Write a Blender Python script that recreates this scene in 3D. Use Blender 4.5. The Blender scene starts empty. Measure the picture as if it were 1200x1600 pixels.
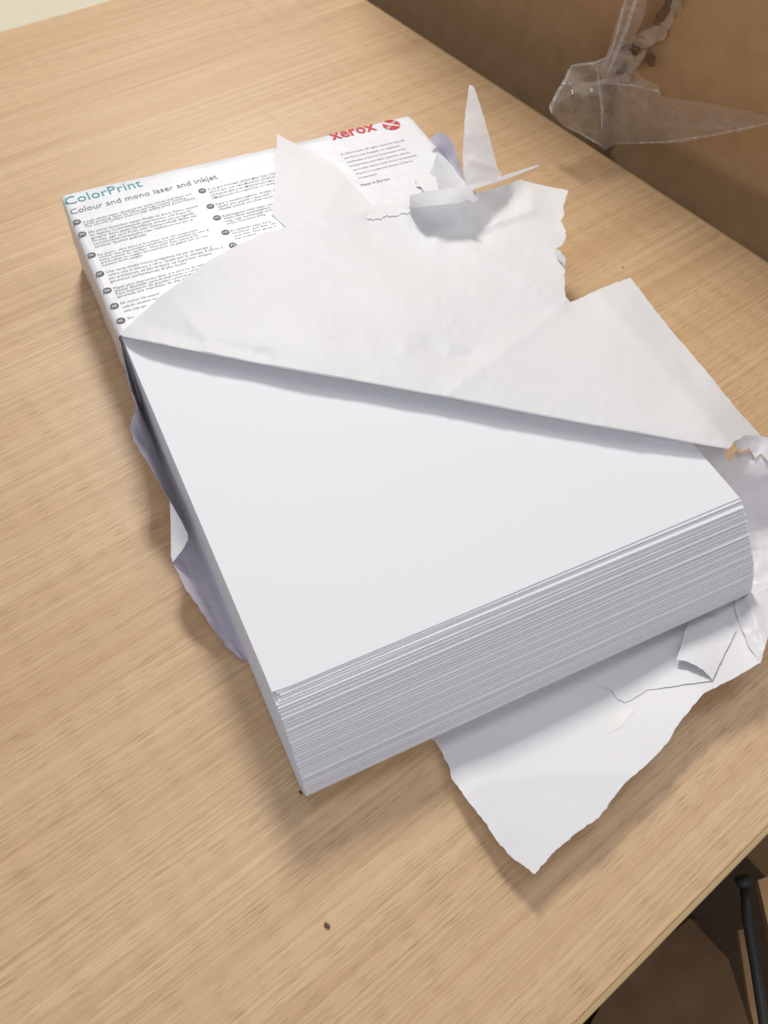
import bpy, bmesh, math, random
import numpy as np
from mathutils import Vector, Matrix, noise
from mathutils.geometry import delaunay_2d_cdt
random.seed(7)
C = bpy.context.scene
MM = 0.001

# ---------------------------------------------------------------- camera
FPX, CX, CY, CZ = 1318.32, -129.464, -284.217, 328.863
def rot(a, b, c):
    ca, sa = math.cos(a), math.sin(a); cb, sb = math.cos(b), math.sin(b); cc, sc = math.cos(c), math.sin(c)
    Rx = np.array([[1,0,0],[0,ca,-sa],[0,sa,ca]]); Ry = np.array([[cb,0,sb],[0,1,0],[-sb,0,cb]])
    Rz = np.array([[cc,-sc,0],[sc,cc,0],[0,0,1]])
    return Rz @ Ry @ Rx
RM = rot(0.609759, -0.0365539, -0.4439189)
CAM = np.array([CX, CY, CZ])
cd = bpy.data.cameras.new('camera'); cam = bpy.data.objects.new('camera', cd); C.collection.objects.link(cam)
m4 = Matrix.Identity(4)
for i in range(3):
    for j in range(3): m4[i][j] = RM[i][j]
    m4[i][3] = CAM[i]*MM
cam.matrix_world = m4
cd.sensor_fit = 'VERTICAL'; cd.sensor_height = 36; cd.lens = FPX/1600*36
cd.clip_start = 0.01; cd.clip_end = 50
cd.dof.use_dof = True; cd.dof.focus_distance = 0.385; cd.dof.aperture_fstop = 20
C.camera = cam

# ---------------------------------------------------------------- world, lamps, exposure
w = bpy.data.worlds.new('World'); C.world = w; w.use_nodes = True
w.node_tree.nodes['Background'].inputs[0].default_value = (0.80, 0.81, 1.0, 1)
w.node_tree.nodes['Background'].inputs[1].default_value = 0.235
def lamp(name, pos, target, size, power, col, sy=None):
    l = bpy.data.lights.new(name, 'AREA'); o = bpy.data.objects.new(name, l); C.collection.objects.link(o)
    l.shape = 'RECTANGLE'; l.size = size; l.size_y = sy or size; l.energy = power; l.color = col
    o.location = pos; d = Vector(target) - Vector(pos)
    o.rotation_euler = d.to_track_quat('-Z', 'Y').to_euler()
    return o
KD = Vector((0.24, 0.90, 1.0)).normalized()
lamp('ceiling_lamp_key', KD*2.0, (0,0,0), 0.34, 26.5, (1.0, 0.965, 0.91), 0.34)
lamp('ceiling_lamp_side', Vector((0.95, 0.2, 1.7)), (0,-.1,0), 0.7, 5, (1.0, 0.97, 0.93), 0.7)
lamp('ceiling_lamp_overhead', Vector((-0.30, 0.30, 2.1)), (-.2,-.1,0), 0.7, 3, (1.0, 0.96, 0.93), 0.7)
lamp('front_fill_added', Vector((-0.5, -1.7, 1.25)), (0,0,0), 1.1, 12.5, (0.97, 0.97, 1.0), 1.3)  # added fill that brightens the stack front, not a known fixture
C.view_settings.view_transform = 'Standard'; C.view_settings.look = 'None'
C.view_settings.exposure = 0; C.view_settings.gamma = 1

# ---------------------------------------------------------------- geometry helpers (millimetres)
ANG = 0.21967; CA, SA = math.cos(ANG), math.sin(ANG)
H = 46.5
def ray(u, v):
    return RM @ np.array([(u-600)/FPX, -(v-800)/FPX, -1.0])
def W(u, v, z):
    d = ray(u, v); return CAM + d*(z-CAM[2])/d[2]
def WX(u, v, lx):                       # meets the upright plane that stands at table x = lx
    d = ray(u, v); n = np.array([CA, SA, 0.0])
    return CAM + d*(lx - n@CAM)/(n@d)
def L2W(lx, ly, z): return np.array([CA*lx-SA*ly, SA*lx+CA*ly, z])

def tag(o, label=None, cat=None, group=None, kind=None):
    if label: o['label'] = label
    if cat: o['category'] = cat
    if group: o['group'] = group
    if kind: o['kind'] = kind
    return o
def empty(name, loc, label, cat, rz=0, group=None):
    o = bpy.data.objects.new(name, None); C.collection.objects.link(o)
    o.location = Vector([float(a) for a in loc])*MM; o.rotation_euler = (0,0,rz); o.empty_display_size = .02
    return tag(o, label, cat, group)
def link(name, me, mat, parent=None, smooth=True):
    if mat: me.materials.append(mat)
    o = bpy.data.objects.new(name, me); C.collection.objects.link(o)
    if smooth:
        me.shade_smooth()
    if parent:
        o.parent = parent
        bpy.context.view_layer.update()
        o.matrix_parent_inverse = parent.matrix_world.inverted()
    return o
def mesh_from(verts, faces, name='m'):
    me = bpy.data.meshes.new(name)
    me.from_pydata([tuple(float(c)*MM for c in p) for p in verts], [], faces); me.update()
    return me

def tps(pts, vals, lam=1e-3):
    P = np.array(pts, float)/100.0; n = len(P)
    d = np.linalg.norm(P[:,None]-P[None], axis=2)
    K = np.where(d > 0, d*d*np.log(d+1e-12), 0) + lam*np.eye(n)
    A = np.zeros((n+3, n+3)); A[:n,:n] = K; A[:n,n] = 1; A[:n,n+1:] = P; A[n,:n] = 1; A[n+1:,:n] = P.T
    s = np.linalg.solve(A, np.concatenate([np.array(vals, float), np.zeros(3)]))
    def f(u, v):
        q = np.array([u, v])/100.0; r = np.linalg.norm(P-q, axis=1)
        k = np.where(r > 0, r*r*np.log(r+1e-12), 0)
        return float(k@s[:n] + s[n] + q@s[n+1:])
    return f
def seg_dist(p, a, b):
    ax, ay = a; bx, by = b; dx, dy = bx-ax, by-ay
    t = max(0, min(1, ((p[0]-ax)*dx+(p[1]-ay)*dy)/(dx*dx+dy*dy+1e-9)))
    return math.hypot(p[0]-ax-t*dx, p[1]-ay-t*dy)
def inside(p, poly):
    r = False; n = len(poly)
    for i in range(n):
        a, b = poly[i], poly[i-1]
        if (a[1] > p[1]) != (b[1] > p[1]) and p[0] < (b[0]-a[0])*(p[1]-a[1])/(b[1]-a[1])+a[0]: r = not r
    return r

def paper(name, outline, ctrl=(), mat=None, parent=None, thick=.12, step=7, creases=(), amp=.25, scale=.02,
          tear=1.2, calm=(), mode='z', seed=0, extra=None, rough=0.0, edge=5, lift=0):
    """a piece of torn wrapping paper: an outline whose points each have their own height above the table"""
    f = tps([p[:2] for p in list(outline)+list(ctrl)], [p[2] for p in list(outline)+list(ctrl)])
    def g(u, v):
        z = f(u, v)
        for cr in creases:
            d = min(seg_dist((u, v), cr[0][i], cr[0][i+1]) for i in range(len(cr[0])-1))
            z += cr[1]*math.exp(-d/cr[2])
        z += amp*noise.noise(Vector((u*scale, v*scale, seed*3.1)))
        z += rough*(abs(noise.noise(Vector((u*.045, v*.045, seed+9))))-.2)
        return z
    pts = []; n = len(outline)
    for i in range(n):
        a = outline[i]; b = outline[(i+1) % n]
        L = math.hypot(b[0]-a[0], b[1]-a[1]); k = max(1, int(L/edge))
        for j in range(k):
            t = j/k; u = a[0]+(b[0]-a[0])*t; v = a[1]+(b[1]-a[1])*t
            if i not in calm and tear > 0:
                nn = noise.noise(Vector((u*.09, v*.09, seed)))*1.0 + noise.noise(Vector((u*.31, v*.31, seed+5)))*.6
                q = min(1, 4*min(t, 1-t)+.2) if j else .2
                u += nn*tear*q*(b[1]-a[1])/(L+1e-6); v -= nn*tear*q*(b[0]-a[0])/(L+1e-6)
            pts.append((u, v))
    ne = len(pts); xs = [p[0] for p in pts]; ys = [p[1] for p in pts]
    v0 = min(ys)
    grid = []
    r = 0
    while v0 < max(ys):
        u0 = min(xs) + (step/2 if r % 2 else 0)
        while u0 < max(xs):
            q = (u0+random.uniform(-.15,.15)*step, v0+random.uniform(-.15,.15)*step)
            if inside(q, pts) and min(math.hypot(q[0]-e[0], q[1]-e[1]) for e in pts) > step*.5: grid.append(q)
            u0 += step
        v0 += step*.87; r += 1
    allp = [Vector(p) for p in pts+grid]
    res = delaunay_2d_cdt(allp, [(i, (i+1) % ne) for i in range(ne)], [], 1, 1e-5)
    vs = []
    for p in res[0]:
        h = g(p.x, p.y)
        if mode == 'z':
            q = W(p.x, p.y, max(h, .15))
            lim = H+lift-max(0, abs(q[0])-108.5)*.8
            if lift and q[2] < lim: q = W(p.x, p.y, lim)
            vs.append(q)
        else: vs.append(WX(p.x, p.y, h))
    fs = [list(t) for t in res[2]]
    if extra:
        ev, ef = extra(pts, g); o0 = len(vs)
        vs += ev; fs += [[i+o0 for i in t] for t in ef]
    me = mesh_from(vs, fs, name)
    bm = bmesh.new(); bm.from_mesh(me); bmesh.ops.remove_doubles(bm, verts=bm.verts, dist=.03*MM)
    bmesh.ops.recalc_face_normals(bm, faces=bm.faces); bm.to_mesh(me); bm.free()
    o = link(name, me, mat, parent)
    if thick > .3:
        s = o.modifiers.new('s', 'SOLIDIFY'); s.thickness = thick*MM; s.offset = 0; s.use_rim = thick > .3
    return o, g

# ---------------------------------------------------------------- materials
def mat(name):
    m = bpy.data.materials.new(name); m.use_nodes = True
    return m, m.node_tree, m.node_tree.nodes['Principled BSDF']
def N(t, kind, **kw):
    n = t.nodes.new(kind)
    for k, v in kw.items():
        if k in n.inputs: n.inputs[k].default_value = v
        else: setattr(n, k, v)
    return n
def paper_mat(name, col, rough=.55, trans=.0, bump=.05, bscale=60, spec=.35, fine=.02):
    m, t, b = mat(name)
    b.inputs['Base Color'].default_value = (*col, 1); b.inputs['Roughness'].default_value = rough
    b.inputs['Specular IOR Level'].default_value = spec
    tc = N(t, 'ShaderNodeTexCoord')
    n1 = N(t, 'ShaderNodeTexNoise', Scale=bscale, Detail=4.0); t.links.new(tc.outputs['Object'], n1.inputs['Vector'])
    n2 = N(t, 'ShaderNodeTexNoise', Scale=1800.0, Detail=2.0); t.links.new(tc.outputs['Object'], n2.inputs['Vector'])
    b1 = N(t, 'ShaderNodeBump', Strength=bump, Distance=.004); t.links.new(n1.outputs[0], b1.inputs['Height'])
    b2 = N(t, 'ShaderNodeBump', Strength=fine, Distance=.0005); t.links.new(n2.outputs[0], b2.inputs['Height'])
    t.links.new(b1.outputs[0], b2.inputs['Normal']); t.links.new(b2.outputs[0], b.inputs['Normal'])
    if trans:
        tr = N(t, 'ShaderNodeBsdfTranslucent', Color=(col[0], col[1]*.97, col[2]*.97, 1))
        mx = N(t, 'ShaderNodeMixShader', Fac=trans)
        t.links.new(b.outputs[0], mx.inputs[1]); t.links.new(tr.outputs[0], mx.inputs[2])
        t.links.new(mx.outputs[0], t.nodes['Material Output'].inputs[0])
    return m
M_sheet = paper_mat('copier_paper', (.83, .84, .855), .6, 0, .01, 12, .3)
M_wrap = paper_mat('wrapper_paper', (.83, .835, .83), .5, .06, .05, 30, .3)
M_thin = paper_mat('thin_standing_paper', (.85, .86, .87), .5, .4, .05, 30, .3)
M_print = paper_mat('wrapper_printed_face', (.80, .81, .82), .36, 0, .22, 38, .5)
M_innershade = paper_mat('coated_lining_shade_tinted', (.78, .75, .83), .42, .06, .06, 22, .35)  # lavender tint puts the shade on the lining into its colour
M_crump = paper_mat('wrapper_crumpled_lining', (.81, .805, .82), .40, .1, .12, 90, .4)
M_flapin = paper_mat('wrapper_plain_side', (.80, .80, .815), .45, .05, .05, 25, .35)
def showthrough():
    # the printing on the far side shows very faintly through the thin paper
    m = paper_mat('wrapper_back_of_print', (.83, .835, .83), .5, .06, .06, 30, .3); t = m.node_tree; b = t.nodes['Principled BSDF']
    tc = N(t, 'ShaderNodeTexCoord')
    def nz(rotz, sx, sy, sc=1.0, det=2.0):
        mp = N(t, 'ShaderNodeMapping'); mp.inputs['Rotation'].default_value = (0, 0, rotz); mp.inputs['Scale'].default_value = (sx, sy, 1)
        t.links.new(tc.outputs['Object'], mp.inputs[0]); n = N(t, 'ShaderNodeTexNoise', Scale=sc, Detail=det); t.links.new(mp.outputs[0], n.inputs['Vector']); return n.outputs[0]
    def rg(src, a, c):
        q = N(t, 'ShaderNodeMapRange'); t.links.new(src, q.inputs[0]); q.inputs[1].default_value = a; q.inputs[2].default_value = c; return q.outputs[0]
    def mul(a, c):
        q = N(t, 'ShaderNodeMath', operation='MULTIPLY'); t.links.new(a, q.inputs[0])
        if isinstance(c, float): q.inputs[1].default_value = c
        else: t.links.new(c, q.inputs[1])
        return q.outputs[0]
    words = mul(rg(nz(.98, 260, 520), .5, .6), rg(nz(.98, 26, 40, 1, 1), .5, .62))
    cloud = rg(nz(0, 9, 9, 1, 2), .3, .8)
    ad = N(t, 'ShaderNodeMath', operation='ADD'); t.links.new(mul(words, .38), ad.inputs[0]); t.links.new(mul(cloud, .35), ad.inputs[1])
    mx = N(t, 'ShaderNodeMix', data_type='RGBA'); t.links.new(ad.outputs[0], mx.inputs[0]); mx.inputs[6].default_value = (.84, .845, .84, 1); mx.inputs[7].default_value = (.755, .765, .765, 1)
    t.links.new(mx.outputs[2], b.inputs['Base Color']); return m
M_back = showthrough()
def flat_mat(name, col, rough=.5):
    m, t, b = mat(name); b.inputs['Base Color'].default_value = (*col, 1); b.inputs['Roughness'].default_value = rough
    b.inputs['Specular IOR Level'].default_value = .3
    return m
M_ink = flat_mat('grey_ink', (.10, .10, .105)); M_text = flat_mat('body_ink', (.20, .20, .21)); M_teal = flat_mat('teal_ink', (.015, .33, .33)); M_red = flat_mat('red_ink', (.62, .02, .03))
M_darkred = flat_mat('dark_red_ink', (.34, .01, .02)); M_silver = flat_mat('silver_ink', (.45, .45, .47)); M_white = flat_mat('white_ink', (.8,.8,.8))

def wood_mat():
    m, t, b = mat('beech_laminate')
    tc = N(t, 'ShaderNodeTexCoord')
    def nz(sx, sy, detail=3.0, dist=0.0, rough=.5, off=0):
        mp = N(t, 'ShaderNodeMapping'); mp.inputs['Scale'].default_value = (sx, sy, 1); mp.inputs['Location'].default_value = (off, off, 0)
        t.links.new(tc.outputs['Object'], mp.inputs[0])
        n = N(t, 'ShaderNodeTexNoise', Scale=1.0, Detail=detail, Distortion=dist, Roughness=rough); t.links.new(mp.outputs[0], n.inputs['Vector'])
        return n.outputs[0]
    def ramp(src, a, b_, ca=0, cb=1):
        r = N(t, 'ShaderNodeMapRange'); t.links.new(src, r.inputs[0])
        r.inputs[1].default_value = a; r.inputs[2].default_value = b_; r.inputs[3].default_value = ca; r.inputs[4].default_value = cb
        return r.outputs[0]
    def mix(fac, a, bcol, mode='MIX'):
        x = N(t, 'ShaderNodeMix', data_type='RGBA', blend_type=mode)
        if isinstance(fac, float): x.inputs[0].default_value = fac
        else: t.links.new(fac, x.inputs[0])
        for s, i in ((a, 6), (bcol, 7)):
            if isinstance(s, tuple): x.inputs[i].default_value = s
            else: t.links.new(s, x.inputs[i])
        return x.outputs[2]
    base = mix(ramp(nz(1.6, 34, 4, .5), .35, .65), (.64, .43, .23, 1), (.72, .505, .285, 1))
    base = mix(ramp(nz(3, 210, 4, .3, .6, 3), .45, .72, 0, .45), base, (.50, .29, .125, 1))
    base = mix(ramp(nz(5, 820, 3, 0, .6, 5), .40, .68, 0, .48), base, (.40, .25, .13, 1))
    dens = ramp(nz(4, 70, 2, .3, .5, 8), .38, .62, 0, 1)
    wob = nz(14, 40, 2, 0, .5, 31)
    def dashes(sx, sy, keep, r0, r1, amt, off):
        mp = N(t, 'ShaderNodeMapping'); mp.inputs['Scale'].default_value = (sx, sy, 1); mp.inputs['Location'].default_value = (off, off*.7, 0)
        t.links.new(tc.outputs['Object'], mp.inputs[0])
        cx = N(t, 'ShaderNodeCombineXYZ'); k = N(t, 'ShaderNodeMath', operation='MULTIPLY'); t.links.new(wob, k.inputs[0]); k.inputs[1].default_value = sy*.0016
        t.links.new(k.outputs[0], cx.inputs[1]); va = N(t, 'ShaderNodeVectorMath', operation='ADD'); t.links.new(mp.outputs[0], va.inputs[0]); t.links.new(cx.outputs[0], va.inputs[1])
        vo = N(t, 'ShaderNodeTexVoronoi', voronoi_dimensions='2D', Scale=1.0); t.links.new(va.outputs[0], vo.inputs['Vector'])
        a = ramp(vo.outputs['Distance'], r0, r1, amt, 0)
        sx_ = N(t, 'ShaderNodeSeparateColor'); t.links.new(vo.outputs['Color'], sx_.inputs[0])
        kk = ramp(sx_.outputs[0], keep, min(1, keep+.35)); q = N(t, 'ShaderNodeMath', operation='MULTIPLY'); t.links.new(a, q.inputs[0]); t.links.new(kk, q.inputs[1]); return q.outputs[0]
    p1 = dashes(52, 1500, .42, .08, .26, .75, 3.3)
    p2 = dashes(80, 1900, .35, .06, .28, .6, 9.1)
    mx = N(t, 'ShaderNodeMath', operation='MAXIMUM'); t.links.new(p1, mx.inputs[0]); t.links.new(p2, mx.inputs[1])
    ml = N(t, 'ShaderNodeMath', operation='MULTIPLY'); t.links.new(mx.outputs[0], ml.inputs[0]); t.links.new(ramp(dens, 0, 1, .5, .95), ml.inputs[1])
    base = mix(ml.outputs[0], base, (.27, .14, .06, 1))
    t.links.new(base, b.inputs['Base Color'])
    rr = ramp(nz(14, 300, 2, 0, .5, 23), .3, .7, .33, .44); t.links.new(rr, b.inputs['Roughness'])
    b.inputs['Specular IOR Level'].default_value = .6
    bp = N(t, 'ShaderNodeBump', Strength=.25, Distance=.0002, invert=True); t.links.new(ml.outputs[0], bp.inputs['Height']); t.links.new(bp.outputs[0], b.inputs['Normal'])
    return m
M_wood = wood_mat()

def noisy(name, c1, c2, scale, rough=.7, sx=1, sy=1, sz=1, bump=.1):
    m, t, b = mat(name); tc = N(t, 'ShaderNodeTexCoord'); mp = N(t, 'ShaderNodeMapping'); mp.inputs['Scale'].default_value = (sx, sy, sz)
    t.links.new(tc.outputs['Object'], mp.inputs[0])
    n = N(t, 'ShaderNodeTexNoise', Scale=scale, Detail=5.0); t.links.new(mp.outputs[0], n.inputs['Vector'])
    r = N(t, 'ShaderNodeValToRGB'); r.color_ramp.elements[0].position = .3; r.color_ramp.elements[1].position = .7
    r.color_ramp.elements[0].color = (*c1, 1); r.color_ramp.elements[1].color = (*c2, 1)
    t.links.new(n.outputs[0], r.inputs[0]); t.links.new(r.outputs[0], b.inputs['Base Color'])
    b.inputs['Roughness'].default_value = rough; b.inputs['Specular IOR Level'].default_value = .2
    bp = N(t, 'ShaderNodeBump', Strength=bump, Distance=.002); t.links.new(n.outputs[0], bp.inputs['Height']); t.links.new(bp.outputs[0], b.inputs['Normal'])
    return m
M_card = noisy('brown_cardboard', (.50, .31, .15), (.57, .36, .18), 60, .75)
M_cardshade = noisy('shade_dark_cardboard', (.17, .105, .055), (.22, .14, .075), 50, .8)  # brown cardboard with the dimness below the table put into its colour
M_cardtorn = noisy('torn_cardboard', (.42, .30, .19), (.52, .39, .26), 160, .85, bump=.5)
M_cardin = noisy('cardboard_fluting', (.14, .085, .045), (.22, .14, .08), 200, .9)
M_wall = noisy('cream_wall_paint', (.62, .58, .43), (.66, .62, .47), 20, .6)
M_floor = noisy('dark_carpet', (.08, .055, .035), (.12, .085, .055), 400, .95)
M_edge = noisy('edge_band', (.46, .33, .16), (.52, .38, .2), 40, .5)
M_dark = noisy('dark_grey_metal', (.03, .03, .026), (.06, .058, .052), 30, .35)
M_glue = flat_mat('dried_glue', (.77, .76, .72), .25)

# ---------------------------------------------------------------- setting
def boxmesh(x0, x1, y0, y1, z0, z1, bev=0, seg=2):
    bm = bmesh.new(); bmesh.ops.create_cube(bm, size=1)
    for v in bm.verts: v.co = Vector(((x0+x1)/2+v.co.x*(x1-x0), (y0+y1)/2+v.co.y*(y1-y0), (z0+z1)/2+v.co.z*(z1-z0)))*MM
    if bev: bmesh.ops.bevel(bm, geom=bm.edges[:], offset=bev*MM, segments=seg, affect='EDGES', profile=.5)
    me = bpy.data.meshes.new('box'); bm.to_mesh(me); bm.free(); return me
def lbox(name, dims, m, parent, bev=0):                 # in the table's own turned frame
    o = bpy.data.objects.new(name, boxmesh(*dims, bev)); C.collection.objects.link(o); o.data.materials.append(m)
    if parent: o.parent = parent
    else: o.rotation_euler = (0, 0, ANG)
    return o
counter = empty('counter', L2W(0, 700, -720), 'pale cream counter behind the back edge of the wooden table', 'counter', ANG)
lbox('counter_top', (-1100, 268, 452.8, 1000, -24, -1.2), M_wall, counter, 1.0); counter.location = (0,0,0)
lbox('front_panel', (-1090, 260, 470, 488, -720, -24.05), M_wall, counter, 1.0)
fl = lbox('floor', (-1800, 1800, -1600, 462, -760, -720), M_floor, None); tag(fl, kind='structure')
table = empty('table', (0, 0, 0), 'beech laminate table top with a pale square edge band under the opened paper', 'table', ANG)
lbox('tabletop', (-1100, 266.6, -279.0, 452, -24, 0), M_wood, table, .3)
lbox('edge_band', (-1100, 266.6, -281, -279.05, -24, -.15), M_edge, table, .4)
lbox('edge_band', (266.65, 268.6, -281, 452, -24, -.15), M_edge, table, .4)
for lx, ly in ((225, 420), (-1050, -240), (-1050, 420)):
    lbox('leg', (lx-20, lx+20, ly-20, ly+20, -720, -24), M_dark, table, 2)

# ---------------------------------------------------------------- paper stack
stack = empty('paper_stack', (0, 0, 0), 'thick stack of blank white office paper with a fanned front edge inside the torn wrapper', 'paper stack')
ZT, ZB = H-.1, .7
zs = [ZT]; groove = []
for k in range(6): zs.append(zs[-1]-.55); groove.append(0)
while len(groove) < 84:
    g_ = len(groove) % 2; groove.append(g_); zs.append(zs[-1]-(random.uniform(.22, .30) if g_ else random.uniform(.5, .68)))
for k in range(15): groove.append(0); zs.append(zs[-1]-.55)
sc = (ZT-ZB)/(ZT-zs[-1]); zs = [ZT-(ZT-z)*sc for z in zs]
def yfront(z):
    t = (ZT-z)/(ZT-ZB)
    s = min(1, t/.80); y = -165.2 - 28*(1.0-(1.0-s)**1.7)
    if t > .72: y += 8*((t-.72)/.28)**2
    return y
for k in range(len(zs)-1):
    zt, zb = zs[k], zs[k+1]
    y0 = yfront((zt+zb)/2) + random.gauss(0, .16 if zt > 9 else .03)
    rotn = random.gauss(0, .18) if zt > 9 else 0
    if groove[k]: y0 += random.choice((.8, 1.2, 1.7)); rotn *= .5
    if k < 6:
        y0 = -164.8 - (0, .9, 1.3, 3.1, 3.6, 3.9, 5.2)[k]; rotn = (.1, -.35, .3, -.9, -.5, 0, .2)[k]
    x0 = -105+random.gauss(0, .12); x1 = 105+random.gauss(0, .12)
    if k in (1, 2, 3, 4): x0 += (0, 1.4, 2.4, 2.0, .9)[k]
    nx = 30; vs = []; gap = .055 if k % 3 else random.uniform(.06, .14)
    for j in range(nx+1):
        s = j/nx; x = x0+(x1-x0)*s
        yy = y0 + rotn*(s-.5)*2 + (.0 if groove[k] else .05)*noise.noise(Vector((s*4, k*1.7, 0))) + .06*noise.noise(Vector((s*1.3, k*.4, 5)))
        wz = .02*noise.noise(Vector((s*3, k*.9, 2)))
        cut = .6*max(0, 1-j/1.0) if k == 0 else 0
        # bottom sheets stay flat; the topmost ones relax a little towards the front edge
        vs += [(x, yy+cut, zt-gap+wz), (x, yy+cut, zb+wz), (x, 60, zt-gap), (x, 60, zb), (x, 146, zt-gap), (x, 146, zb)]
    fs = []
    for j in range(nx):
        a = j*6; b_ = a+6
        fs += [(a, b_, b_+2, a+2), (a+2, b_+2, b_+4, a+4), (a+1, a+3, b_+3, b_+1), (a+3, a+5, b_+5, b_+3), (a, a+1, b_+1, b_), (a+4, b_+4, b_+5, a+5)]
    e = nx*6
    fs += [(0, 2, 3, 1), (2, 4, 5, 3), (e, e+1, e+3, e+2), (e+2, e+3, e+5, e+4)]
    o = link('sheet', mesh_from(vs, fs), M_sheet, stack, smooth=False)

# ---------------------------------------------------------------- ream wrapper
wrap = empty('ream_wrapper', (0, 0, 0), 'torn white wrapper printed ColorPrint in teal, ripped open and folded back over the stack', 'wrapper')
RA = np.array([-105.6, 31.8]); RB = np.array([111.4, -145.3])
rd = (RB-RA)/np.linalg.norm(RB-RA); rn = np.array([-rd[1], rd[0]])         # points to the back
if rn[1] < 0: rn = -rn
def wrapped_end():
    bm = bmesh.new()
    x0, x1, y0, y1, z0, z1 = -106.1, 106.1, -160, 150.2, .25, H+.35
    bmesh.ops.create_cube(bm, size=1)
    for v in bm.verts: v.co = Vector(((x0+x1)/2+v.co.x*(x1-x0), (y0+y1)/2+v.co.y*(y1-y0), (z0+z1)/2+v.co.z*(z1-z0)))
    bmesh.ops.bevel(bm, geom=[e for e in bm.edges if all(v.co.z > 0 or True for v in e.verts)], offset=2.8, segments=4, affect='EDGES', profile=.5)
    for ax, lo, hi, st in ((0, x0, x1, 6), (1, y0, y1, 6), (2, z0, z1, 5)):
        c = lo+3
        while c < hi-2.5:
            co = [0,0,0]; no = [0,0,0]; co[ax] = c; no[ax] = 1
            bmesh.ops.bisect_plane(bm, geom=bm.verts[:]+bm.edges[:]+bm.faces[:], plane_co=co, plane_no=no); c += st
    q = RA+rn*.6; cd_ = (RB+rn*16)-q; cd_ = cd_/np.linalg.norm(cd_); cn = np.array([-cd_[1], cd_[0]]); cn = cn if cn[1] > 0 else -cn
    bmesh.ops.bisect_plane(bm, geom=bm.verts[:]+bm.edges[:]+bm.faces[:], plane_co=(q[0], q[1], 0), plane_no=(-cn[0], -cn[1], 0), clear_outer=True)
    for v in bm.verts:
        c = v.co.copy(); n = noise.noise(c*.05)*.8 + abs(noise.noise(c*.13+Vector((3,0,0))))*.7
        side = c.x < -104 and c.z < H-2
        back = c.y > 148
        if side: v.co.x -= max(0, n*1.2) + .5*math.sin(c.z/H*3.1)*noise.noise(Vector((0, c.y*.03, 1)))**2
        if back: v.co.y += max(0, n*.8) + .9*noise.noise(Vector((c.x*.03, 0, 4))) - (1.0 if 2 < c.x < 60 else 0)
        if c.z > H-2 and not side: v.co.z += .04*noise.noise(c*.04)
        if back and c.z > H-3: v.co.z += .35*noise.noise(Vector((c.x*.035, 0, 0)))
    bmesh.ops.scale(bm, vec=(MM,)*3, verts=bm.verts)
    me = bpy.data.meshes.new('wrapped_end'); bm.to_mesh(me); bm.free()
    return link('wrapped_end', me, M_print, wrap)
wrapped_end()

# the big flap, folded back over a curled ridge
def proj(X):
    v = (np.array(X)-CAM)@RM; return (600+FPX*v[0]/-v[2], 800-FPX*v[1]/-v[2])
RK = [(187,523,.4),(196,526.5,3.0),(220,532,5.0),(260,540,5.9),(310,550,6.2),(400,567.5,6.2),(480,582.5,6.3),(560,596,6.3),(630,609,6.2),(700,621.5,6.0),(800,641,5.9),(900,660,5.7),(1000,677.5,5.3),(1070,690.5,4.4),(1110,698,3.0),(1138,702.5,1.2)]
def rk(u):
    xs = [k[0] for k in RK]; i = max(0, min(len(xs)-2, int(np.searchsorted(xs, u))-1)); t = (u-xs[i])/(xs[i+1]-xs[i])
    out = []
    for c in (1, 2):
        def sl(j):
            a, b_ = max(0, j-1), min(len(RK)-1, j+1); return (RK[b_][c]-RK[a][c])/(RK[b_][0]-RK[a][0])
        h = xs[i+1]-xs[i]; p0, p1, m0, m1 = RK[i][c], RK[i+1][c], sl(i)*h, sl(i+1)*h
        out.append((2*t**3-3*t*t+1)*p0+(t**3-2*t*t+t)*m0+(-2*t**3+3*t*t)*p1+(t**3-t*t)*m1)
    return out
ridge = []; RING = []
NR = 230
for i in range(NR+1):
    u = 187+(1138-187)*i/NR; v, rr = rk(u)
    hh = max(.3, rr*(1+.05*noise.noise(Vector((u*.012, 0, 0))))); rr = .10+hh*.08
    P = W(u, v, H+hh)
    c0 = P + np.array([rn[0]*.73*rr, rn[1]*.73*rr, 1.68*rr])
    q = proj(c0); ridge.append((q[0], q[1], c0[2])); RING.append((c0, rr))
right_edge = [(1146,690,H-4),(1160,683,38),(1190,682,30),(1150,638,36),(1100,575,39),(1050,518,38),(985,434,38),(940,450,42),(897,470,H-.5),
   (884,474,H+.5),(883,440,H+.5),(882,410,H),(868,390,H),(877,384,H-1),(885,370,H-2),(884,360,H-2),(876,345,H-3),(882,335,H-3),(880,322,H-3),(888,298,H-4),
   (850,290,H-3),(814,281,H+1),(785,290,H+9),(755,299,H+14),(735,305,H+16),(690,312,H+15),(655,320,H+8),(640,323,H+2),(590,328,H+1.5)]
arc = [(530,337,H+2.4),(500,345,H+2.5),(448,354,H+2.5),(410,364,H+2.3),(365,386,H+1.9),(330,405,H+1.7),(300,427,H+1.6),(262,454,H+1.4),(238,474,H+1.3),(212,498,H+1)]
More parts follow.
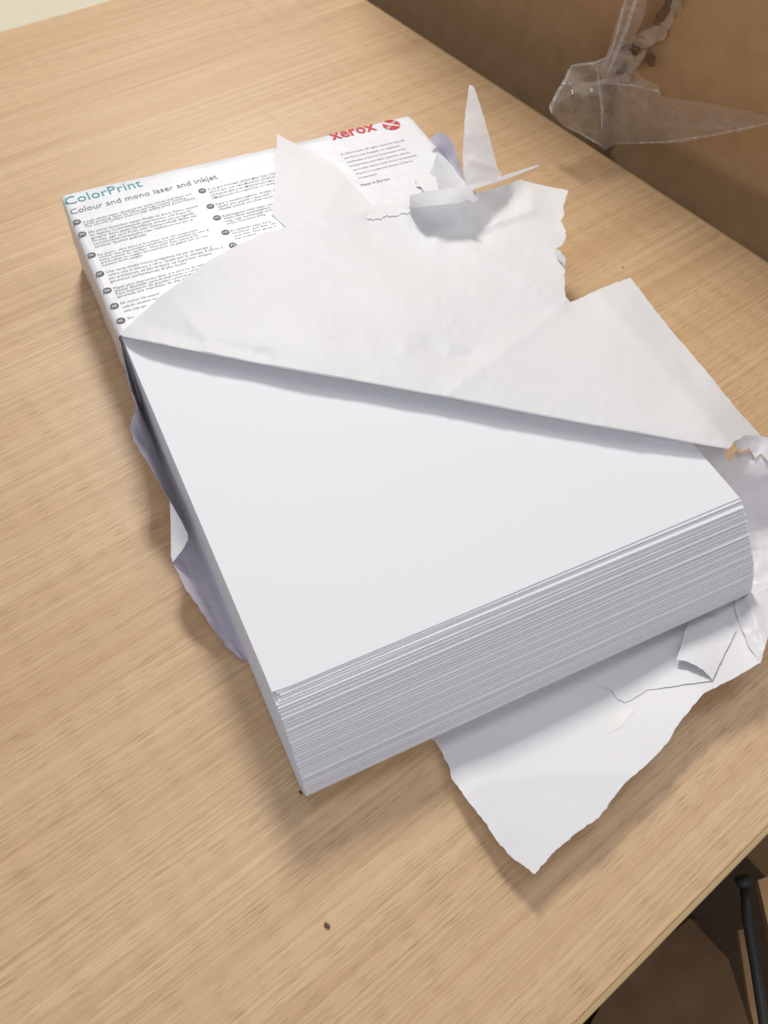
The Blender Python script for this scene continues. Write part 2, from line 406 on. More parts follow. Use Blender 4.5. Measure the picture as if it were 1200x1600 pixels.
def curl(pts, g):
    vs = []; fs = []; K = 18
    for (c0, rr), (u, v, z) in zip(RING, ridge):
        top = W(u, v, max(g(u, v), .15)); dl = top-c0
        for k in range(K+1):
            ph = math.pi*.80*min(k, K-3)/(K-3); fd = (1+math.cos(ph))/2
            vs.append(c0+dl*fd**2+np.array([-rn[0]*rr*math.sin(ph), -rn[1]*rr*math.sin(ph), -rr*(1-math.cos(ph))]))
            if k > K-3:
                q = (k-K+3)/3; e0 = vs[-1]; tl = max(1, 14*((rr-.10)/.08/6)**2 if rr < .58 else 14); tl = tl if c0[0] < 85 else min(tl, 4); tgt = np.array([c0[0]+rn[0]*tl, c0[1]+rn[1]*tl, H+.62]); vs[-1] = e0+(tgt-e0)*q
    for i in range(NR):
        for k in range(K):
            a = i*(K+1)+k; fs.append((a, a+1, a+K+2, a+K+1))
    return vs, fs
ctrl = [(u, v-14, z+.15*(z-H)/8) for u, v, z in ridge[30:-10:10]]
ctrl += [(300,470,H+4.6),(370,440,H+4),(450,430,H+4),(600,430,H+3.8),(600,500,H+6),(750,450,H+3.6),(750,520,H+5),(880,560,H+5),(700,390,H+1.6),(655,335,H+1.4),(690,357,H+.9),(722,376,H+.8),(760,346,H+.4),(795,312,H+.2),(722,345,H+6),(745,328,H+8),(690,335,H+7),(675,348,H+1),(706,367,H+.9),(740,362,H+.8),(722,390,H+1.6),(680,365,H+1.8),(770,352,H+1.4),(745,395,H+1.6),(800,345,H+1),(830,310,H+.5),(800,400,H+1.5),(840,340,H-1),
         (950,520,H+2),(1000,590,H+3.5),(980,470,42),(1080,590,41)]
flap, gflap = paper('folded_back_flap', ridge+right_edge+arc, ctrl, M_back, wrap, step=8, tear=1.6,
    calm=tuple(range(len(ridge)-1)), lift=.8, amp=.8, scale=.009, rough=.6,
    creases=[([(884,476),(790,548),(700,616)], .9, 5), ([(930,452),(1010,545),(1090,640),(1140,692)], 2.6, 24), ([(985,436),(1140,690)], -.5, 9),
             ([(360,428),(420,495),(475,553),(565,490)], .22, 3), ([(690,368),(790,415),(880,474)], 1.5, 14), ([(668,540),(700,560),(735,556)], -2.0, 13),
             ([(885,372),(760,345)], -.4, 12), ([(215,500),(300,530),(420,556)], -1.3, 8), ([(262,462),(300,500),(330,545)], .8, 7), ([(190,520),(235,480),(262,456)], -.8, 12), ([(640,520),(668,548),(720,566)], .5, 3), ([(905,480),(930,560),(1010,660)], .25, 3), ([(480,380),(560,440)], -.25, 4), ([(770,590),(800,560),(870,540)], .25, 3), ([(1050,560),(1095,625),(1135,690)], .9, 8)], extra=curl)

# loose torn pieces around the flap
paper('torn_tab', [(433,209,H+5.5),(448,218,H+4),(479,232,H+2.5),(504,246,H+2.8),(530,265,H+2),(552,288,H+1.6),(572,310,H+1.3),(600,330,H+1.0),(560,350,H+.9),(500,362,H+.9),(450,358,H+.75),(424,335,H+.8),(428,298,H+2.2),(432,252,H+3.8)],
      [(470,290,H+2.2),(500,320,H+2)], M_wrap, wrap, thick=.08, tear=.9, amp=.15, scale=.03, creases=[([(533,287),(500,341)], .5, 10), ([(440,215),(470,260),(455,350)], .4, 14)], seed=3)
paper('torn_fringe', [(560,330,H+.9),(590,320,H+1.1),(620,318,H+1.0),(642,314,H+1.2),(650,320,H+1.6),(640,332,H+1.3),(610,338,H+1.2),(575,342,H+1.1)], (), M_wrap, wrap, thick=.05, tear=4.5, amp=.2, scale=.1, step=4, edge=1.2, rough=.3, seed=5)
paper('torn_fringe', [(650,276,H+1),(672,272,H+2.2),(690,280,H+3),(690,300,H+3.4),(668,300,H+1.8),(650,290,H+1)], (), M_wrap, wrap, thick=.05, tear=3.5, amp=.2, scale=.1, step=4, edge=1.2, rough=.3, seed=6)
paper('torn_curl', [(671,217,H+6),(683,207,H+9),(692,209,H+10),(701,213,H+11),(710,228,H+9),(719,256,H+6),(727,283,H+1),(722,290,H-2),(708,270,H-3),(690,243,H-2),(680,228,H+1)],
      (), M_innershade, wrap, tear=.8, amp=.3, step=5, edge=3, seed=8)
paper('torn_strip', [(683,236,H+1),(692,246,H+3.2),(703,257,H+5),(712,268,H+6),(724,289,H+6),(700,297,H+5),(684,294,H+3),(667,280,H+1),(676,262,H+.8)],
      (), M_thin, wrap, tear=2.0, amp=.6, step=5, edge=3, seed=9, rough=1)
paper('torn_spike', [(733,133,H+29),(738,134,H+29),(742,139,H+28.5),(750,163,H+25),(758,190,H+21),(769,230,H+15),(777,262,H+10),(784,273,H+8.5),(767,282,H+8),(745,287,H+8),(729,288,H+8),(724,268,H+10.5),(723,241,H+14),(727,175,H+23)],
      [(742,200,H+20.5),(748,250,H+13)], M_thin, wrap, tear=.8, amp=.3, scale=.03, step=5, edge=3, seed=11, creases=[([(735,250),(772,262)], .8, 6)], rough=.5)
paper('rolled_strip', [(640,306,H+5),(660,300,H+11),(700,294,H+17),(725,290,H+19),(767,281,H+19),(800,270,H+18),(842,257,H+17),(842,259.5,H+16.6),(808,273,H+17),(778,284,H+17.6),(752,292,H+18),(738,297,H+18.4),(741,306,H+17.6),(748,311,H+17),(741,317,H+16),(728,311,H+16.5),(718,317,H+16),(650,324,H+9),(640,327,H+3)],
      [(680,308,H+15)], M_thin, wrap, tear=.7, amp=.2, step=4, edge=3, seed=13)
paper('torn_strip', [(767,262,H+4),(773,264,H+5),(780,272,H+5.4),(783,279,H+5),(770,282,H+3.4)], (), M_wrap, wrap, tear=1, step=3, edge=2, seed=14)
paper('torn_strip', [(868,387,H+2),(876,392,H+3.6),(884,404,H+4),(883,411,H+3),(874,407,H+1.4),(871,397,H+2)], (), M_wrap, wrap, tear=1, step=3, edge=2, seed=15)

# left side wall, torn and leaning out
top = [(187,524,46.8),(190,545,46),(195,570,44),(201,605,42),(211,622,40),(212,640,38),(203,665,36),(209,690,34),(227,717,31),(248,752,28.5),(265,781,26),(266,800,24.5),(267,830,22.5),(267,868,20),(270,879,19.5),(290,920,16),(310,948,13),(335,986,9.5),(355,1013,6),(374,1029,3),(391,1038,.6)]
def left_wall():
    tp = []
    for i in range(len(top)-1):
        a, b_ = top[i], top[i+1]; k = max(2, int(math.hypot(b_[0]-a[0], b_[1]-a[1])/3))
        for j in range(k):
            t = j/k; u = a[0]+(b_[0]-a[0])*t; v = a[1]+(b_[1]-a[1])*t; z = a[2]+(b_[2]-a[2])*t
            u += noise.noise(Vector((v*.12, 4, 0)))*1.6+noise.noise(Vector((v*.4, 7, 0)))*.8
            tp.append(W(u, v, z))
    vs = []; K = 16; n = len(tp)
    for i, T in enumerate(tp):
        s = i/(n-1); B = np.array([-106.0, T[1] if i else 32.0, .3])
        B[1] = max(B[1], -128.5) if i < n-1 else -128.4
        vs.append(B+np.array([7.0, 0, 0]))
        for k in range(K+1):
            t = k/K; p = B+(T-B)*t
            bulge = 4.5*math.sin(math.pi*t)*(T[2]/46)*(s**.5 if s > 0 else 0)*.6
            p = p + np.array([-bulge + .9*noise.noise(Vector((p[1]*.06, t*2, 3)))*t*(1-t)*4, 0, 0])
            vs.append(p)
    fs = [(i*(K+2)+k, i*(K+2)+k+1, (i+1)*(K+2)+k+1, (i+1)*(K+2)+k) for i in range(n-1) for k in range(K+1)]
    o = link('torn_side_wall', mesh_from(vs, fs), M_innershade, wrap)
    s = o.modifiers.new('s', 'SOLIDIFY'); s.thickness = .1*MM; s.offset = 0; s.use_rim = False
left_wall()
paper('turned_in_corner', [(265,782,26.4),(280,808,27),(293,833,25.5),(294,843,24),(285,860,22),(270,878,20),(267,868,20.4),(267,830,23),(266,800,25)], (), M_wrap, wrap, tear=.6, amp=.2, step=4, edge=3, seed=21)

# bottom flap lying out in front, and the pieces on its right
bottom = [(690,1118,.3),(672,1150,1.2),(688,1172,3),(701,1196,5),(705,1216,6),(730,1250,8),(757,1284,9),(775,1312,9.5),(800,1340,9.5),(818,1352,10),(835,1366,10.5),(862,1334,11),(905,1298,12),(935,1278,12.5),(975,1225,13),(1010,1195,13.5),(1045,1158,14),(1062,1128,14.5),(1100,1083,15.5),(1150,1058,16),(1187,1036,16.5),(1202,990,15),(1235,940,14),(1240,850,14),(1170,862,8),(1130,905,1),(1060,952,.3),(900,1028,.3)]
bot, gbot = paper('bottom_flap', bottom, [(750,1150,3),(850,1120,4),(900,1200,9),(820,1250,8.5),(1000,1100,9),(1080,1020,9),(1150,980,10.5),(950,1040,2.5),(1120,940,4)], M_flapin, wrap, step=9, tear=2.2,
      amp=.4, scale=.008, rough=.15, seed=31, calm=(20,21,22,23,24,25,26,27,0),
      creases=[([(750,1225),(880,1208),(1000,1208)], .5, 10), ([(1160,870),(1150,960),(1185,1035)], 1.0, 14), ([(672,1150),(790,1260),(835,1366)], .5, 20)])
def over(pts, dz): return [(u, v, gbot(u, v)+d*dz*(.22 if dz <= 1 else 1)+.08) for u, v, d in pts]
paper('torn_inner_piece', over([(905,1046,1.0),(935,1070,1.4),(955,1078,2.2),(965,1093,2.4),(976,1098,2.2),(1000,1085,1.8),(1010,1078,1.6),(1060,1071,1.8),(1113,1063,2.6),(1130,1025,2.8),(1152,985,2.2),(1120,965,1.6),(1065,968,1.6),(1000,1000,.8)], 1.0), over([(1010,1040,2.4),(1080,1010,2.8)], 1), M_flapin, wrap, tear=1.6, amp=.35, seed=33, step=6)
paper('torn_inner_piece', over([(1080,962,.6),(1120,966,1.0),(1150,985,.8),(1130,1026,1.3),(1113,1062,1.4),(1098,1046,3.6),(1075,1034,4.6),(1057,1030,4.6),(1064,1010,3.8),(1070,985,2.0)], 1.01), (), M_flapin, wrap, tear=1.2, amp=.2, seed=34, step=6)
paper('crumpled_side', over([(1120,905,1),(1147,930,2.2),(1150,958,3),(1160,985,3.4),(1170,1010,3.4),(1188,1037,1.6),(1203,985,4),(1240,930,6),(1245,850,9),(1172,866,6)], 1.0), over([(1190,930,7),(1180,980,6)], 1), M_crump, wrap, tear=1.0, amp=1.5, scale=.035, rough=1.4, seed=35, step=6,
      creases=[([(1170,930),(1240,900)], 2.0, 9), ([(1170,935),(1195,1010)], 1.5, 7)])
paper('crumpled_side', [(1060,690,38),(1122,693,39),(1134,704,38),(1138,722,35),(1144,716,34),(1150,704,33),(1160,709,31),(1172,704,31),(1186,711,30),(1200,720,30),(1215,700,30),(1250,720,26),(1255,800,20),(1245,868,12),(1175,885,6),(1120,860,10),(1090,780,25)], [(1175,760,22),(1180,815,9)], M_crump, wrap, tear=1.3, amp=1.4, scale=.022, rough=1.3, seed=37, step=6,
      creases=[([(1150,810),(1250,800)], -2.0, 10), ([(1180,720),(1190,790)], 1.2, 10)])
paper('crumpled_side', [(1140,690,41),(1150,684,40),(1165,680,38),(1190,682,34),(1215,686,32),(1250,700,28),(1250,740,30),(1200,722,31),(1190,708,32),(1180,716,32),(1170,700,34),(1158,706,36),(1150,694,38)], (), M_flapin, wrap, tear=1.3, amp=.8, scale=.04, rough=1.2, seed=39, step=4, edge=3.5)
paper('glue_spot', over([(968,1112,.25),(985,1104,.25),(990,1112,.25),(968,1138,.25),(948,1146,.25),(944,1136,.25),(950,1128,.25)], 1), (), M_glue, wrap, tear=1.2, amp=0, thick=.05, seed=41, step=5, edge=3)

# ---------------------------------------------------------------- printing on the wrapper
ZP = H+.56
def text_mesh(lines):
    """lines: (string, left point, direction, width or None, size, offset) in mm -> one mesh"""
    vs = []; fs = []
    for s, p, d, width, size, off in lines:
        cu = bpy.data.curves.new('t', 'FONT'); cu.body = s; cu.size = 1; cu.resolution_u = 2; cu.offset = off
        ob = bpy.data.objects.new('t', cu); C.collection.objects.link(ob)
        bpy.context.view_layer.update(); dg = bpy.context.evaluated_depsgraph_get()
        me = bpy.data.meshes.new_from_object(ob.evaluated_get(dg))
        co = [v.co.copy() for v in me.vertices]
        if co:
            wd = max(c.x for c in co); kx = width/wd if width else size; ky = size
            q = np.array([-d[1], d[0]]); o0 = len(vs)
            for c in co:
                xy = np.array(p)+d*c.x*kx+q*c.y*ky; vs.append((xy[0], xy[1], ZP))
            fs += [[i+o0 for i in f.vertices] for f in me.polygons]
        C.collection.objects.unlink(ob); bpy.data.objects.remove(ob); bpy.data.curves.remove(cu); bpy.data.meshes.remove(me)
    return mesh_from(vs, fs)
def twidth(s):
    cu = bpy.data.curves.new('t', 'FONT'); cu.body = s; ob = bpy.data.objects.new('t', cu); C.collection.objects.link(ob)
    bpy.context.view_layer.update(); wd = ob.dimensions.x; C.collection.objects.unlink(ob); bpy.data.objects.remove(ob); bpy.data.curves.remove(cu); return wd
def block(name, lines, pl, pr, pb, m, off=.0, hs=1.0, leave=1.0):
    a = W(*pl, ZP)[:2]; b_ = W(*pr, ZP)[:2]; d = (b_-a); wd = np.linalg.norm(d); d = d/wd; q = np.array([d[1], -d[0]])
    k = wd/twidth(lines[0])
    sp = abs((W(*pb, ZP)[:2]-a)@q)/(len(lines)-1) if pb is not None and len(lines) > 1 else 0
    L = [(s, a+q*sp*i, d, twidth(s)*k, (min(k, sp*1.02) if sp else k)*hs, off) for i, s in enumerate(lines)]
    return link(name, text_mesh(L), m, wrap, smooth=False)
block('lettering', ['ColorPrint'], (102,321), (223,290.5), None, M_teal, -.004, 1.02)
block('lettering', ['Colour and mono laser and inkjet'], (110.5,335), (340.6,278.5), None, M_text, -.002, 1.05)
block('lettering', ['A high white paper designed for both colour and black and', 'white printing. Ideal for office and high volume printing.', 'The smooth surface ensures high quality print performance.'], (129.5,348.5), (299,303.5), (134,355.5), M_text)
block('lettering', ['Mit seiner besonders hohen Weiße ist dieses Papier speziell', 'für digitale, hochauflösende Laserdrucker und Kopierer', 'geeignet. Seine glatte Oberfläche erlaubt hervorragende', 'Drucke, egal ob in Farbe oder Schwarz-Weiß. Bilder mit', 'verschiedenen Graustufen oder Halbtönen werden in', 'höchster Qualität gedruckt.'], (138.6,364.5), (309.7,322.6), (149,387), M_text)
block('lettering', ['Ce papier ultra blanc à la surface lisse est conçu pour', 'réaliser des impressions numériques percutantes en noir &', 'blanc comme en couleur. Idéal pour tous travaux de', 'production ou usages bureautiques, ce papier est un vrai', 'support multi-usages.'], (152.5,399.7), (309.7,359.6), (161,415.5), M_text)
block('lettering', ['Una carta molto bianca progettata sia per la stampa a', "colori che in bianco e nero. Ideale per la stampa d'ufficio e", 'per produzioni ad alta tiratura. La superficie levigata', 'garantisce performances di alto livello.'], (166.3,426.5), (331,385.8), (173.5,441.4), M_text)
block('lettering', ['Papel para impresión láser y/o chorro de tinta', 'blanco diseñado para la impresión a color', 'Para impresión de grandes volúmenes', 'garantiza una impresión de alta calidad'], (177.7,452), (322,413), (184,465), M_text)
block('lettering', ['Ett mycket vitt papper', 'utskrift. Idealiskt för', 'släta ytan ger'], (188.5,475.3), (250,459), (194.5,487.5), M_text)
block('lettering', ['Een'], (199.6,498.6), (209,496), None, M_text)
block('lettering', ['Ένα κατάλευκο χαρτί που έχει σχε', 'αλλά και για εκτυπώσεις μεγάλο', 'γραφείο και για επαγγελματική χρ', 'επιφάνεια εξασφαλίζει υψηλής'], (324.5,297.4), (432,271), (333,310.5), M_text)
block('lettering', ['Papír s vysokou bělostí vhodný p', 'ideální pro použití v kanceláři i', 'Hladký povrch zaručuje vysok'], (337.5,320.5), (430,297), (343,328.5), M_text)
block('lettering', ['Különlegesen fehér papír, amel', 'fekete-fehér nyomtatáshoz. Id', 'vagy nagy mennyiségű nyomta', 'kiváló nyomatminőség'], (348,339), (430,318.3), (355,351), M_text)
block('lettering', ['Et høyhvitt papir bere', 'sort-hvitt utskrifter. Ide', 'utskrifter. Den glatte o', 'høy kvalitet'], (361,361.8), (424,346.5), (368,374), M_text)
block('lettering', ['© 2023 Artaxis. All rights reserved. Xerox®', 'and Xerox and Design® are registered', 'trademarks of Xerox Corporation in the', 'United States and other countries and are', 'used under license from Xerox Corporation.', 'Artaxis is a trademark license of Xerox', 'Corporation.'], (533.5,242.5), (632.5,219.5), (556,280.5), M_text)
block('lettering', ['Made in Europe'], (564.8,291), (610,280), None, M_ink)
block('lettering', ['xerox'], (520.5,218.5), (590,202), None, M_red, .022, 1.12)
def disc(name, u, v, r, m, z=ZP, n=28, ry=None):
    c = W(u, v, z); vs = [(c[0]+r*math.cos(2*math.pi*i/n), c[1]+(ry or r)*math.sin(2*math.pi*i/n), z) for i in range(n)]
    return mesh_from(vs, [list(range(n))])
codes = [(120,346.7,'GB'),(128.4,365.8,'DE'),(143,398.5,'FR'),(156,427.8,'IT'),(167.6,453.7,'ES'),(178.7,478,'SE'),(188.8,500.9,'NL'),(316,297.7,'GR'),(328.8,322,'CZ'),(339,340,'HU'),(352.3,362.7,'NO'),(363.7,382.8,'FI')]
for u, v, s in codes:
    dk = link('language_dot', disc('d', u, v, 2.15, M_ink), M_ink, wrap, smooth=False)
    c = W(u, v, ZP)[:2]; k = 2.0
    ZS = ZP; ZP = ZP+.05
    link('lettering', text_mesh([(s, c+np.array([-1.25, -.72]), np.array([1., 0]), 2.5, k, .02)]), M_white, dk, smooth=False)
    ZP = ZS
# the ball emblem: a red ball with a silver cross of two ribbons
bc = W(611.5, 195, ZP)[:2]; BR = 5.4
ball = link('ball_emblem', disc('d', 611.5, 195, BR, M_red, n=48), M_red, wrap, smooth=False)
def ribbon(f0, f1, m, z, nm, n=14):
    vs = []
    for i in range(n+1):
        s = -1+2*i/n
        for f in (f0, f1):
            x, y = f(s); r = math.hypot(x, y)
            if r > .985: x, y = x/r*.985, y/r*.985
            vs.append((bc[0]+x*BR, bc[1]+y*BR, z))
    link(nm, mesh_from(vs, [(2*i, 2*i+1, 2*i+3, 2*i+2) for i in range(n)]), m, ball, smooth=False)
ribbon(lambda s: (s*.95, .62*s+.30-.25*s*s), lambda s: (s*.95, .80*s-.12-.10*s*s), M_silver, ZP+.05, 'ribbon')
ribbon(lambda s: (s*.9, -.85*s+.22+.1*s*s), lambda s: (s*.9, -.62*s-.16+.1*s*s), M_white, ZP+.09, 'ribbon')
ribbon(lambda s: (s*.55-.1, .95-.1*s*s), lambda s: (s*.55-.1, .62-.3*abs(s)+.25), M_darkred, ZP+.07, 'shade_band')

# ---------------------------------------------------------------- boxes behind and below the table
cbox = empty('cardboard_box', L2W(330, 200, -720), 'large brown cardboard box beyond the right edge of the table, with a torn corrugated corner', 'box', ANG)
def lmesh(name, dims, m, parent, bev=0, smooth=False):
    me = boxmesh(*dims, bev); me.transform(Matrix.Rotation(ANG, 4, 'Z')); return link(name, me, m, parent, smooth)
lmesh('side_panel', (332, 338, -620, 461, -720, 330), M_card, cbox, 1)
lmesh('end_panel', (338.2, 900, 454, 460, -720, 330), M_card, cbox, 1)
lmesh('end_panel', (338.2, 900, -620, -614, -720, 330), M_card, cbox, 1)
lmesh('side_panel', (894, 900, -613.8, 453.8, -720, 330), M_card, cbox, 1)
fo, gf = paper('front_flap', [(1066,-30,312),(1052,8,312),(1040,36,312),(1022,48,312),(1000,60,312),(986,74,312),(990,90,312),(976,104,312),(970,128,312),(962,150,312),(955,200,312),(945,330,312),(950,620,312),(1400,700,312),(1400,-30,312)],
     [(1200,100,310),(1100,250,309)], M_card, cbox, thick=3.2, step=14, tear=3.5, amp=.6, mode='lx', edge=5, seed=50, calm=(10,11,12,13,14),
     creases=[([(1040,215),(1130,262),(1210,305),(1400,400)], -3.0, 12)])
paper('torn_liner', [(1064,-30,309),(1046,6,308),(1030,34,307),(1012,44,306),(990,60,305),(978,74,305),(960,128,306),(975,132,307),(992,108,306),(1006,96,306),(1012,76,307),(1040,58,308),(1056,30,309),(1084,-30,309.5)], (), M_cardtorn, cbox, thick=.5, step=6, edge=4, tear=5, amp=3.5, scale=.06, mode='lx', seed=51, rough=4)
paper('torn_liner', [(1050,-30,300),(1036,10,299),(1020,36,298),(1030,40,300),(1044,24,300),(1060,-30,300)], (), M_cardin, cbox, thick=.8, step=5, edge=4, tear=4, amp=3, scale=.08, mode='lx', seed=52)
for j, (u, v, a, b_) in enumerate([(984,78,14,9),(1000,68,12,9),(968,104,10,13),(976,122,9,9),(1018,92,7,12)]):
    paper('fluting', [(u-a,v-b_*.5,305-j*.4),(u,v-b_,304),(u+a,v-b_*.2,305),(u+a*.7,v+b_,306),(u-a*.6,v+b_*.8,305)], (), M_cardin if j % 2 == 0 else M_cardtorn, cbox, thick=.6, step=4, edge=3, tear=3, amp=3, scale=.1, mode='lx', seed=60+j)

def film_mat():
    m, t, b = mat('clear_plastic_film')
    tr = N(t, 'ShaderNodeBsdfTransparent', Color=(.97,.96,.94,1))
    b.inputs['Base Color'].default_value = (.80, .73, .63, 1); b.inputs['Roughness'].default_value = .07; b.inputs['Specular IOR Level'].default_value = .8
    tc = N(t, 'ShaderNodeTexCoord'); n = N(t, 'ShaderNodeTexNoise', Scale=28.0, Detail=3.0, Distortion=1.0); t.links.new(tc.outputs['Object'], n.inputs['Vector'])
    bp = N(t, 'ShaderNodeBump', Strength=.6, Distance=.002); t.links.new(n.outputs[0], bp.inputs['Height']); t.links.new(bp.outputs[0], b.inputs['Normal'])
    lw = N(t, 'ShaderNodeLayerWeight', Blend=.35); t.links.new(bp.outputs[0], lw.inputs['Normal'])
    mr = N(t, 'ShaderNodeMapRange'); t.links.new(lw.outputs['Facing'], mr.inputs[0]); mr.inputs[3].default_value = .13; mr.inputs[4].default_value = .7
    mx = N(t, 'ShaderNodeMixShader'); t.links.new(mr.outputs[0], mx.inputs[0]); t.links.new(tr.outputs[0], mx.inputs[1]); t.links.new(b.outputs[0], mx.inputs[2])
    t.links.new(mx.outputs[0], t.nodes['Material Output'].inputs[0])
    return m
M_film = film_mat()
rf = random.Random(5)
FC = []
for _ in range(16):
    a_ = (rf.uniform(865, 1010), rf.uniform(90, 225)); an_ = rf.uniform(0, 3.14); l_ = rf.uniform(25, 70)
    FC.append(([a_, (a_[0]+l_*math.cos(an_), a_[1]+l_*math.sin(an_))], rf.choice((-3, -2, 2.5, 3.5)), rf.uniform(2, 5)))
FC += [([(1000, 195), (1110, 205), (1300, 205)], -3, 5), ([(1010, 150), (1100, 185)], 2, 4)]
film = empty('plastic_film', L2W(262, 170, 0), 'crumpled clear plastic film hanging from the cardboard box over the far table edge', 'plastic film', ANG)
paper('film_sheet', [(862,178,238),(858,165,240),(872,140,246),(888,108,258),(895,100,262),(925,98,274),(960,84,286),(985,78,292),(1000,118,290),(1030,134,292),(1030,150,294),(1100,160,297),(1210,182,300),(1420,200,302),(1420,210,303),(1210,195,301),(1120,212,298),(1060,224,294),(1000,224,288),(960,226,280),(944,236,276),(930,222,268),(905,206,256),(880,196,246)],
     [(900,150,246),(930,160,262),(980,150,280),(940,200,264)], M_film, film, thick=0, step=5, edge=5, tear=2, amp=4, scale=.03, mode='lx', rough=4, seed=70,
     creases=FC+[([(925,100),(935,160),(938,215)], -4, 7), ([(940,120),(1000,170)], -3, 8), ([(890,120),(900,190)], -3, 6)])
paper('film_strand', [(982,-30,292),(1014,-30,292),(1008,20,291),(992,60,289),(975,95,285),(955,125,280),(942,132,278),(938,110,277),(950,80,282),(962,40,287),(974,0,290)], (), M_film, film, thick=0, step=5, edge=5, tear=1.5, amp=4, scale=.05, mode='lx', rough=5, seed=72,
     creases=[([(990,-30),(975,40),(955,90),(945,128)], -6, 7)])

def fold_glint(path, wpx, seed):
    pts = [(u, v) for u, v, l in path]; L = []; R_ = []
    for i, (u, v, l) in enumerate(path):
        a = path[max(0, i-1)]; b_ = path[min(len(path)-1, i+1)]; dx, dy = b_[0]-a[0], b_[1]-a[1]; q = math.hypot(dx, dy); k = wpx*(.35 if i in (0, len(path)-1) else 1)
        L.append((u-dy/q*k, v+dx/q*k, l-2)); R_.append((u+dy/q*k, v-dx/q*k, l-2))
    paper('fold_glint', L+R_[::-1], (), M_foldglint, film, thick=0, step=3, edge=2.5, tear=.8, amp=2.5, scale=.12, mode='lx', rough=3, seed=seed)
M_foldglint, _t, _b = mat('film_fold_highlight')  # milky colour paints the bright highlights along the film's folds
_b.inputs['Base Color'].default_value = (.86, .83, .78, 1); _b.inputs['Roughness'].default_value = .12; _b.inputs['Specular IOR Level'].default_value = .8; _b.inputs['Alpha'].default_value = .42
fold_glint([(1004,-25,291),(990,10,289),(976,50,287),(962,85,284),(948,118,280)], 3.2, 80)
fold_glint([(984,-25,291),(972,20,288),(962,60,284),(950,95,281)], 1.6, 81)
fold_glint([(893,103,261),(905,101,265),(925,99,272),(950,90,280)], 2.2, 82)
fold_glint([(893,104,260),(884,125,252),(870,146,246),(860,168,240),(862,178,238)], 2.4, 83)
fold_glint([(934,108,272),(937,140,266),(941,175,264),(940,205,266)], 1.8, 84)
fold_glint([(880,196,245),(905,207,255),(930,222,267),(950,232,276)], 1.6, 85)
fold_glint([(950,130,276),(985,133,285),(1028,142,293),(1032,152,294)], 1.3, 86)
fold_glint([(960,224,281),(1040,222,292),(1120,210,297),(1200,192,301)], 1.2, 87)

# under the table: an open box with raised flaps and a dark rail
ub = empty('cardboard_box', W(1080, 1560, -420), 'dim open cardboard box on the floor below the near right table edge', 'box', ANG)
def WP(u, v, z): return W(u, v, z)
def slab(name, pts, th, m, parent):
    P = [np.array(WP(*p)) for p in pts]; n = np.cross(P[1]-P[0], P[2]-P[0]); n = n/np.linalg.norm(n)*th
    k = len(P); vs = P+[p-n for p in P]
    fs = [list(range(k)), list(range(2*k-1, k-1, -1))]+[(i, i+k, (i+1) % k+k, (i+1) % k) for i in range(k)]
    me = mesh_from(vs, fs); bm = bmesh.new(); bm.from_mesh(me); bmesh.ops.recalc_face_normals(bm, faces=bm.faces); bm.to_mesh(me); bm.free()
    return link(name, me, m, parent, smooth=False)
slab('lid_flap', [(820,1780,-330),(955,1540,-330),(1075,1436,-330),(1135,1500,-330),(1180,1640,-330),(1230,1900,-330)], 4, M_cardshade, ub)
slab('lid_flap', [(780,1700,-345),(920,1520,-345),(965,1545,-345),(1010,1640,-345),(1060,1760,-345)], 4, M_cardshade, ub)
slab('side_panel', [(1075,1436,-335),(1180,1640,-335),(1230,1900,-335),(1250,1900,-720),(1150,1560,-720),(1090,1440,-720)], 4, M_cardshade, ub)
sb = empty('cardboard_box', W(1230, 1480, -250), 'small torn brown box at the right beside the dark rail below the table', 'box', ANG)
slab('side_panel', [(1179,1378,-95),(1260,1350,-95),(1300,1510,-95),(1204,1490,-95)], 4, M_card, sb)
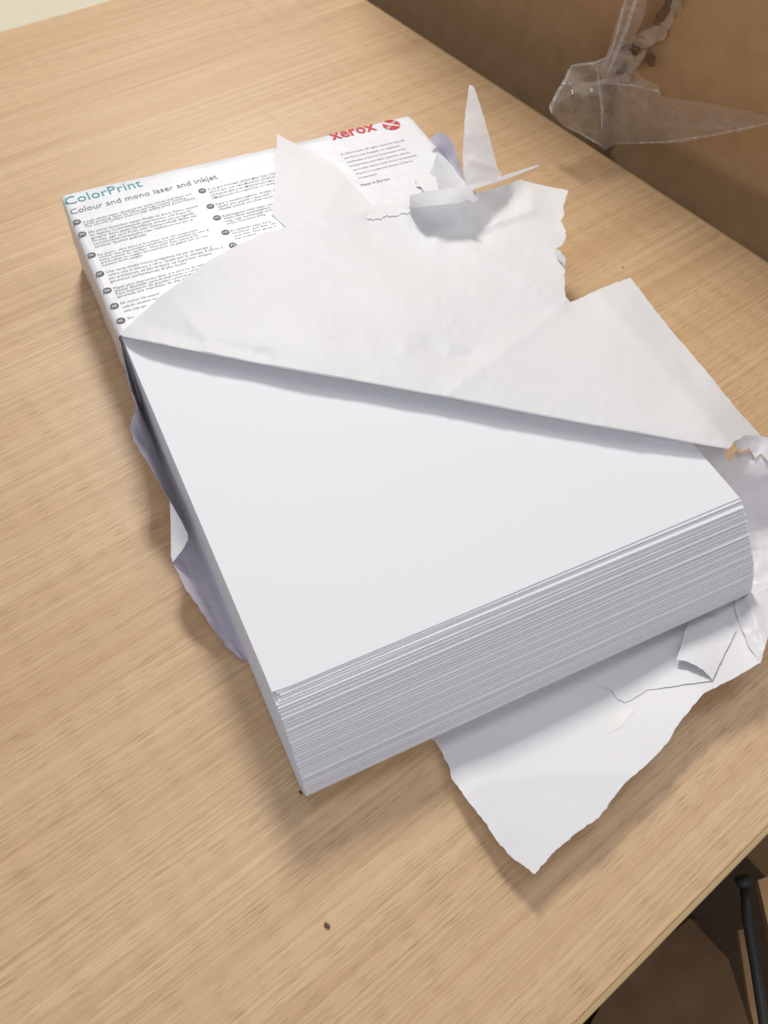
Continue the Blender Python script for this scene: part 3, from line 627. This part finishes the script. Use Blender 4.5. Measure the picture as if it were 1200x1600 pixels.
slab('side_panel', [(1150,1455,-130),(1168,1450,-130),(1185,1560,-130),(1230,1700,-130),(1195,1700,-130),(1165,1560,-130)], 3, M_card, sb)
slab('side_panel', [(1204,1492,-96),(1300,1512,-96),(1330,1640,-230),(1218,1600,-230)], 4, M_card, sb)
def tube(name, pts, r, m, parent=None, n=12):
    P = [Vector(p) for p in pts]; vs = []; fs = []
    for i, p in enumerate(P):
        d = (P[min(i+1, len(P)-1)]-P[max(i-1, 0)]).normalized(); a = d.orthogonal().normalized(); b_ = d.cross(a)
        for k in range(n): vs.append(p+a*r*math.cos(2*math.pi*k/n)+b_*r*math.sin(2*math.pi*k/n))
    for i in range(len(P)-1):
        for k in range(n): fs.append((i*n+k, i*n+(k+1) % n, (i+1)*n+(k+1) % n, (i+1)*n+k))
    fs += [list(range(n-1, -1, -1)), [(len(P)-1)*n+k for k in range(n)]]
    return link(name, mesh_from(vs, fs), m, parent)
rail = empty('metal_rail', W(1166, 1390, -88), 'dark grey metal rail slanting down beside the small torn box under the table', 'rail', ANG)
tube('rail_tube', [W(1164,1384,-88), W(1168,1440,-92), W(1180,1510,-98), W(1200,1640,-108), W(1215,1760,-118)], 2.4, M_dark, rail)
tube('end_cap', [W(1159,1370,-86), W(1164,1383,-87.6)], 3.6, M_dark, rail)

# specks on the table
M_chip = flat_mat('dark_wood_chip', (.13, .09, .055), .8)
def chip(u, v, r, label, name='wood_chip'):
    c = W(u, v, 0); bm = bmesh.new(); bmesh.ops.create_icosphere(bm, subdivisions=2, radius=1)
    for q in bm.verts:
        k = 1+.4*noise.noise(q.co*1.7+Vector((u, 0, 0))); q.co = Vector((q.co.x*r*.6*k, q.co.y*r*k, (q.co.z*.35*k+.36)*r))*MM
    me = bpy.data.meshes.new(name); bm.to_mesh(me); bm.free(); o = link(name, me, M_chip); o.location = Vector(c)*MM; o.rotation_euler = (0,0,.5)
    tag(o, label, 'wood chip')
chip(511, 1447, 1.3, 'small dark wood chip lying alone on the bare table in front of the stack')
chip(973, 418, .6, 'tiny dark speck on the table behind the torn flap')
chip(470, 1239, .9, 'tiny brown crumb on the table against the front left corner of the stack')
